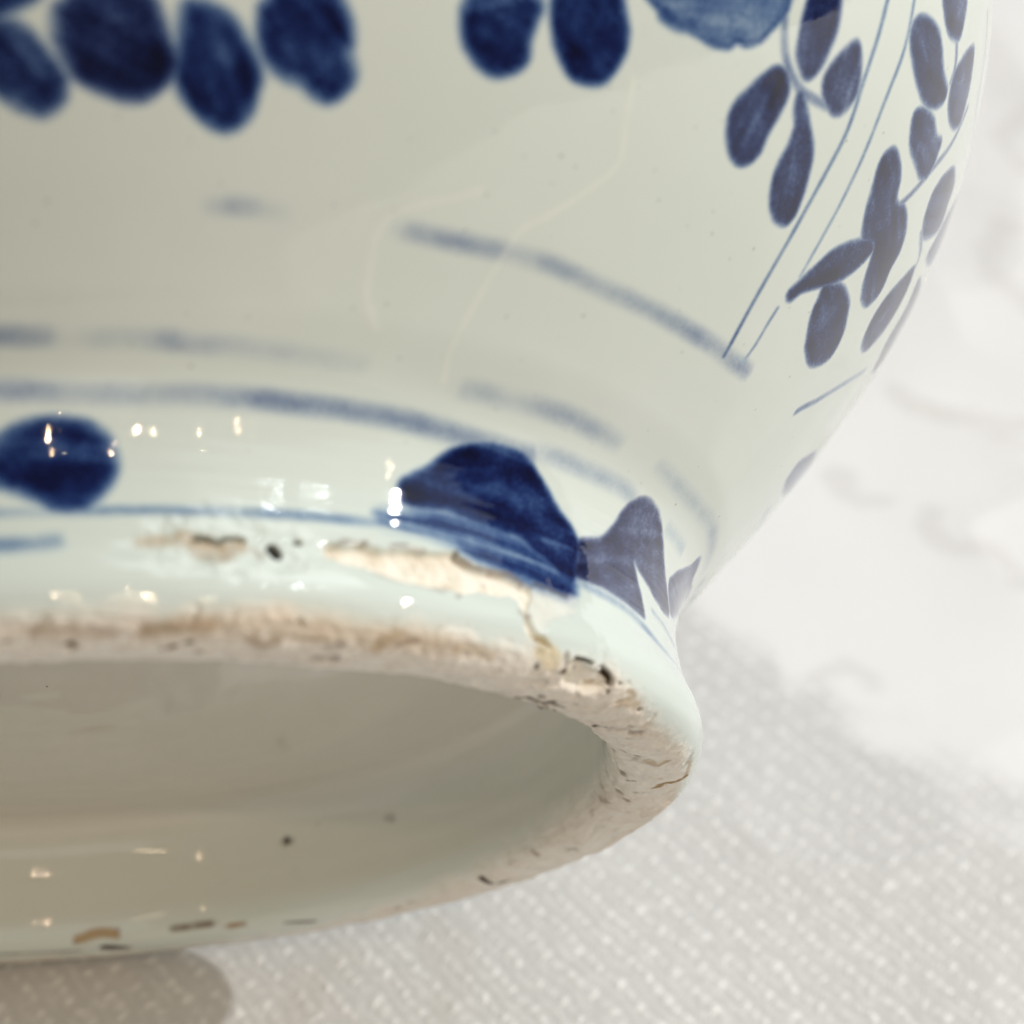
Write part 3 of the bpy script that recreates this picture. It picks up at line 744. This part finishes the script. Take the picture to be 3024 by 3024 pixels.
def porcelain():
    m, nt, bsdf = new_mat("glazed_porcelain")
    b = NB(nt)
    co = b.n('ShaderNodeTexCoord').outputs['Object']
    glaze = b.ramp(b.noise(co, 26, 3), [(0.30, (0.672, 0.732, 0.672)), (0.70, (0.708, 0.760, 0.712))])
    glaze = b.mix(b.attr('pooled'), glaze, (0.66, 0.738, 0.695))          # thicker, bluer glaze round the foot
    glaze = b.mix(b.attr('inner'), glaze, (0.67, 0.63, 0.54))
    # cobalt under the glaze: absorbs more with thickness
    d = b.attr('cobalt')
    grain = b.noise(co, 3400, 2, 0.7)
    mott = b.noise(co, 260, 4, 0.6)
    gm = b.math('ADD', b.math('MULTIPLY', b.math('SUBTRACT', grain, 0.5), 1.25), b.math('MULTIPLY', b.math('SUBTRACT', mott, 0.5), 1.3))
    d2 = b.math('MAXIMUM', b.math('MULTIPLY', d, b.math('ADD', gm, 0.98)), 0.0)
    kb = b.mix(b.attr('tone'), (5.9, 4.5, 2.35), (4.3, 4.25, 2.75))  # tone greys the blue; on right-hand leaves it paints in the cloth's reflection
    ex = b.vmath('SCALE', kb, None, b.math('MULTIPLY', d2, -1.0))
    sep = b.n('ShaderNodeSeparateXYZ')
    b.link(ex, sep.inputs[0])
    comb = b.n('ShaderNodeCombineXYZ')
    for i in range(3):
        b.link(b.math('EXPONENT', sep.outputs[i]), comb.inputs[i])
    col = b.vmath('MULTIPLY', glaze, comb.outputs[0])
    col = b.mix(b.math('MULTIPLY', b.attr('pale'), 0.24), col, (0.90, 0.90, 0.82))
    # bare clay
    clay_n = b.noise(co, 420, 5, 0.65)
    clay = b.ramp(clay_n, [(0.25, (0.66, 0.59, 0.49)), (0.46, (0.84, 0.785, 0.70)), (0.75, (0.90, 0.86, 0.785))])
    fresh = b.ramp(clay_n, [(0.25, (0.74, 0.66, 0.52)), (0.55, (0.90, 0.86, 0.76)), (0.80, (0.93, 0.91, 0.84))])
    clay = b.mix(b.attr('scar'), clay, fresh)
    clay = b.mix(b.math('MULTIPLY', b.attr('rust'), 0.35, True), clay, (0.50, 0.34, 0.19))
    bq = b.attr('bisque')
    col = b.mix(bq, col, clay)
    col = b.mix(b.math('MULTIPLY', b.attr('rust'), 0.34, True), col, (0.62, 0.45, 0.26))
    # dirt, and the lip ledge's painted shadow
    dh = b.ramp(b.attr('hue'), [(0.0, (0.018, 0.014, 0.010)), (0.35, (0.12, 0.075, 0.04)), (0.55, (0.24, 0.125, 0.055)), (0.8, (0.47, 0.34, 0.17)), (1.0, (0.66, 0.52, 0.26))])
    col = b.mix(b.math('MINIMUM', b.attr('dirt_shadow'), 1.0), col, dh)
    b.link(col, bsdf.inputs['Base Color'])
    rgh = b.math('ADD', b.math('MULTIPLY', bq, 0.62), b.math('MULTIPLY', b.math('MINIMUM', b.attr('dirt_shadow'), 1.0), 0.25))
    rgh = b.math('ADD', rgh, b.math('MULTIPLY', b.noise(co, 90, 3), 0.02))
    b.link(b.math('ADD', rgh, 0.022, True), bsdf.inputs['Roughness'])
    bsdf.inputs['IOR'].default_value = 1.5
    b.link(b.math('SUBTRACT', 0.5, b.math('MULTIPLY', bq, 0.35)), bsdf.inputs['Specular IOR Level'])
    # orange-peel of the glaze and grit of the clay
    bump = b.n('ShaderNodeBump')
    bump.inputs['Strength'].default_value = 0.35
    bump.inputs['Distance'].default_value = 0.0004
    hgt = b.math('ADD', b.math('MULTIPLY', b.noise(co, 240, 2), 0.10), b.math('MULTIPLY', b.math('MULTIPLY', b.noise(co, 1500, 5, 0.7), bq), 0.9))
    b.link(hgt, bump.inputs['Height'])
    b.link(bump.outputs[0], bsdf.inputs['Normal'])
    return m
PORCELAIN = porcelain()

# ------------------------------------------------------------------ jar parts from the grid
jar = bpy.data.objects.new("porcelain_jar", None)
C.objects.link(jar)
jar.matrix_world = Matrix(((0.13455, 0.96668, -0.21777, 0.0),
                           (-0.50810, 0.25599, 0.82238, 0.0),
                           (0.85073, 0.0, 0.52561, 0.04976),
                           (0, 0, 0, 1)))
jar["label"] = "blue and white porcelain jar lying tipped over with its chipped foot towards the viewer"
jar["category"] = "jar"

ATTRS = dict(cobalt=cobalt, tone=tone, bisque=bisque, dirt_shadow=dirt_shadow, hue=hue, pale=pale, scar=scar, rust=rust, inner=inner, pooled=pooled)
def grid_part(name, r0, r1, label=None):
    n = r1 - r0
    V = XYZ[r0:r1].reshape(-1, 3).astype(np.float32)
    i = np.arange(n - 1)[:, None] * NT
    j = np.arange(NT)[None, :]
    j2 = (j + 1) % NT
    F = np.stack([i + j, i + j2, i + NT + j2, i + NT + j], -1).reshape(-1, 4).astype(np.int32)
    me = bpy.data.meshes.new(name)
    me.vertices.add(len(V))
    me.vertices.foreach_set('co', V.ravel())
    me.loops.add(F.size)
    me.loops.foreach_set('vertex_index', F.ravel())
    me.polygons.add(len(F))
    me.polygons.foreach_set('loop_start', np.arange(0, F.size, 4, dtype=np.int32))
    me.polygons.foreach_set('use_smooth', np.ones(len(F), bool))
    me.update(calc_edges=True)
    for k, arr in ATTRS.items():
        at = me.attributes.new(k, 'FLOAT', 'POINT')
        at.data.foreach_set('value', np.ascontiguousarray(arr[r0:r1]).ravel().astype(np.float32))
    me.materials.append(PORCELAIN)
    o = bpy.data.objects.new(name, me)
    C.objects.link(o)
    o.parent = jar
    if label:
        o["label"] = label
    return o

r_base = int(np.searchsorted(T, -0.40)) + 1
r_foot = int(np.searchsorted(T, 0.17)) + 1
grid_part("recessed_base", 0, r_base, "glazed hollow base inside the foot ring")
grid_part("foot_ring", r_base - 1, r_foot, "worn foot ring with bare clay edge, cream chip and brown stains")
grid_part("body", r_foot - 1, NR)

# ------------------------------------------------------------------ tablecloth
CX = np.concatenate([np.linspace(-0.9, -0.06, 24)[:-1], np.linspace(-0.06, 0.19, 330), np.linspace(0.19, 1.1, 24)[1:]])
CY = np.concatenate([np.linspace(-0.5, 0.0, 20)[:-1], np.linspace(0.0, 0.40, 400), np.linspace(0.40, 1.5, 24)[1:]])
GX, GY = np.meshgrid(CX, CY)
G3 = np.stack([GX, GY, GX * 0], -1)
ridged = 1 - np.abs(2 * fbm(np.stack([GX * 9 + GY * 4, GY * 7 - GX * 3, GX * 0], -1), 2, 81) - 1)
near_jar = np.exp(-((GX / 0.07) ** 2 + ((GY - 0.07) / 0.09) ** 2))
creases = 1 - np.abs(2 * fbm(np.stack([GX * 22 + GY * 15, GY * 26 - GX * 12, GX * 0], -1), 2, 87) - 1)
Z = (0.004 * (fbm(G3 * 14, 3, 82) - 0.6) + 0.0032 * (ridged ** 2 - 0.75) + 0.0010 * (creases ** 2 - 0.75)) * (1 - 0.8 * near_jar) - 0.0011 - 0.0004 * near_jar

# damask: plain satin ground, dotted figure, leafy sprigs
satin_edge = np.array([[0.045, 0.145], [0.0672, 0.1188], [0.0726, 0.1111], [0.0779, 0.1073], [0.0785, 0.0997], [0.0873, 0.094], [0.0979, 0.0883], [0.1106, 0.0833], [0.1221, 0.0792], [0.16, 0.07], [0.22, 0.06]])
by = np.interp(GX, satin_edge[:, 0], satin_edge[:, 1])
jit = 0.010 * (fbm(G3 * 110, 3, 83) - 0.5) + 0.012 * (fbm(G3 * 30, 2, 86) - 0.5)
satin = sstep(-0.007, 0.006, GY - by + jit * 1.6)
satin = np.where(GY < 0.02, 0.0, satin)
SPRIGS = [[[0.0996, 0.1814], [0.1057, 0.177], [0.1137, 0.1764], [0.121, 0.1757], [0.1275, 0.1789]], [[0.1137, 0.1764], [0.1204, 0.1699]],
          [[0.0894, 0.1558], [0.0917, 0.1503], [0.0968, 0.1507]], [[0.1043, 0.1487], [0.1031, 0.1441], [0.1061, 0.1406], [0.1126, 0.1392], [0.1162, 0.1331]],
          [[0.0916, 0.1041], [0.0878, 0.1057], [0.0839, 0.1037]], [[0.0344, 0.0445], [0.0372, 0.039], [0.037, 0.0282]], [[0.0241, 0.0376], [0.0217, 0.0322], [0.0203, 0.0254]],
          [[0.13, 0.21], [0.12, 0.225], [0.125, 0.245]], [[0.135, 0.26], [0.128, 0.28], [0.137, 0.30]], [[0.15, 0.15], [0.16, 0.16], [0.17, 0.158]]]
sprig = np.zeros(GX.shape)
for si, L in enumerate(SPRIGS):
    L = smooth_poly(L, False, 5)
    best = np.full(GX.shape, 1e9)
    for i in range(len(L) - 1):
        ex, ey = L[i + 1] - L[i]
        u = np.clip(((GX - L[i][0]) * ex + (GY - L[i][1]) * ey) / (ex * ex + ey * ey + 1e-12), 0, 1)
        best = np.minimum(best, np.hypot(GX - L[i][0] - u * ex, GY - L[i][1] - u * ey))
    sprig = np.maximum(sprig, sstep(0.0034, 0.0010, best + 0.005 * (fbm(G3 * 260, 3, 85) - 0.5)) * (0.9 if si < 5 else 0.8))

V = np.stack([GX, GY, Z], -1).reshape(-1, 3).astype(np.float32)
ny, nx = GX.shape
i = np.arange(ny - 1)[:, None] * nx
j = np.arange(nx - 1)[None, :]
F = np.stack([i + j, i + j + 1, i + nx + j + 1, i + nx + j], -1).reshape(-1, 4).astype(np.int32)
me = bpy.data.meshes.new("tablecloth")
me.vertices.add(len(V)); me.vertices.foreach_set('co', V.ravel())
me.loops.add(F.size); me.loops.foreach_set('vertex_index', F.ravel())
me.polygons.add(len(F)); me.polygons.foreach_set('loop_start', np.arange(0, F.size, 4, dtype=np.int32))
me.polygons.foreach_set('use_smooth', np.ones(len(F), bool))
me.update(calc_edges=True)
for k, arr in (('satin', satin), ('sprig', sprig)):
    at = me.attributes.new(k, 'FLOAT', 'POINT')
    at.data.foreach_set('value', arr.ravel().astype(np.float32))

def damask():
    m, nt, bsdf = new_mat("damask_cotton")
    b = NB(nt)
    co = b.n('ShaderNodeTexCoord').outputs['Object']
    warp = b.n('ShaderNodeTexNoise')
    warp.inputs['Scale'].default_value = 210
    b.link(co, warp.inputs['Vector'])
    wv = b.vmath('SCALE', b.vmath('SUBTRACT', warp.outputs['Color'], (0.5, 0.5, 0.5)), None, 0.0030)
    p = b.vmath('ADD', co, wv)
    # thread directions of this cloth, 28 and -99 degrees; one dot every 3.7 x 4.4 mm
    A = np.array([[3.294, -0.7295], [1.761, -4.394]]) * 1e-3
    Ai = np.linalg.inv(A) * 2 * math.pi
    def lin(row, mul=1.0, ph=0.0):
        return b.math('ADD', b.n('ShaderNodeVectorMath', operation='DOT_PRODUCT').outputs['Value'] if False else dot(p, (row[0] * mul, row[1] * mul, 0)), ph)
    def dot(a, v):
        x = b.n('ShaderNodeVectorMath', operation='DOT_PRODUCT')
        b.link(a, x.inputs[0])
        x.inputs[1].default_value = v
        return x.outputs['Value']
    u, v = lin(Ai[0]), lin(Ai[1])
    cu = b.math('ADD', b.math('MULTIPLY', b.math('COSINE', u), 0.5), 0.5)
    cv = b.math('ADD', b.math('MULTIPLY', b.math('COSINE', v), 0.5), 0.5)
    dots = b.math('MULTIPLY', b.math('POWER', b.math('MULTIPLY', cu, cv), 4.5), b.math('ADD', b.math('MULTIPLY', b.noise(co, 330, 2), 2.0), -0.35))
    cu2 = b.math('SUBTRACT', 1.0, cu)
    cv2 = b.math('SUBTRACT', 1.0, cv)
    dots2 = b.math('MULTIPLY', b.math('POWER', b.math('MULTIPLY', cu2, cv2), 3.0), b.math('MULTIPLY', b.noise(co, 300, 2), 0.85))
    dots = b.math('ADD', dots, dots2)
    arms = b.math('ADD', b.math('MULTIPLY', b.math('POWER', cu, 24.0), b.math('POWER', cv, 1.2)), b.math('MULTIPLY', b.math('POWER', cv, 24.0), b.math('POWER', cu, 1.2)))
    cross = b.math('MULTIPLY', arms, b.math('MULTIPLY', b.noise(co, 260, 3), 0.9))
    # finer threads
    thr_u = b.math('SINE', b.math('SUBTRACT', lin(Ai[0], 2.0, 0.9), lin(Ai[1], 2.0)))
    thr_v = b.math('SINE', b.math('ADD', lin(Ai[0], 3.0), lin(Ai[1], 3.0)))
    mod = b.math('ADD', b.math('MULTIPLY', b.noise(co, 180, 2), 2.0), -0.45)
    thr_u = b.math('MULTIPLY', thr_u, mod)
    fine = b.math('ADD', b.math('MULTIPLY', thr_u, 0.30), b.math('MULTIPLY', thr_v, 0.14))
    mott = b.noise(co, 520, 3, 0.6)
    weave = b.math('ADD', b.math('ADD', dots, cross), b.math('ADD', fine, b.math('MULTIPLY', b.math('SUBTRACT', mott, 0.5), 1.5)))
    twill = b.math('MULTIPLY', b.math('SINE', b.math('ADD', lin(Ai[0], 6.0), lin(Ai[1], 6.0))), 0.05)
    plain = b.math('ADD', b.math('ADD', 0.62, twill), b.math('MULTIPLY', b.math('SUBTRACT', mott, 0.5), 0.5))
    sat = b.math('MULTIPLY', b.attr('satin'), b.math('SUBTRACT', 1.0, b.math('MULTIPLY', b.attr('sprig'), 0.25)))
    hgt = b.math('ADD', b.math('MULTIPLY', weave, b.math('SUBTRACT', 1.0, sat)), b.math('MULTIPLY', plain, sat))
    col_w = b.ramp(weave, [(0.0, (0.635, 0.635, 0.63)), (0.38, (0.735, 0.735, 0.73)), (0.95, (0.88, 0.88, 0.875))])
    col_w = b.mix(b.math('MULTIPLY', b.attr('sprig'), 0.5), col_w, (0.60, 0.57, 0.54))
    col_s = b.mix(b.attr('sprig'), (0.86, 0.865, 0.87), (0.815, 0.815, 0.82))
    col = b.mix(sat, col_w, col_s)
    b.link(col, bsdf.inputs['Base Color'])
    bsdf.inputs['Roughness'].default_value = 0.85
    bsdf.inputs['Specular IOR Level'].default_value = 0.25
    bsdf.inputs['Sheen Weight'].default_value = 0.15
    bump = b.n('ShaderNodeBump')
    bump.inputs['Strength'].default_value = 0.30
    bump.inputs['Distance'].default_value = 0.0005
    b.link(hgt, bump.inputs['Height'])
    b.link(bump.outputs[0], bsdf.inputs['Normal'])
    return m
me.materials.append(damask())
cloth = bpy.data.objects.new("tablecloth", me)
C.objects.link(cloth)
cloth["kind"] = "structure"
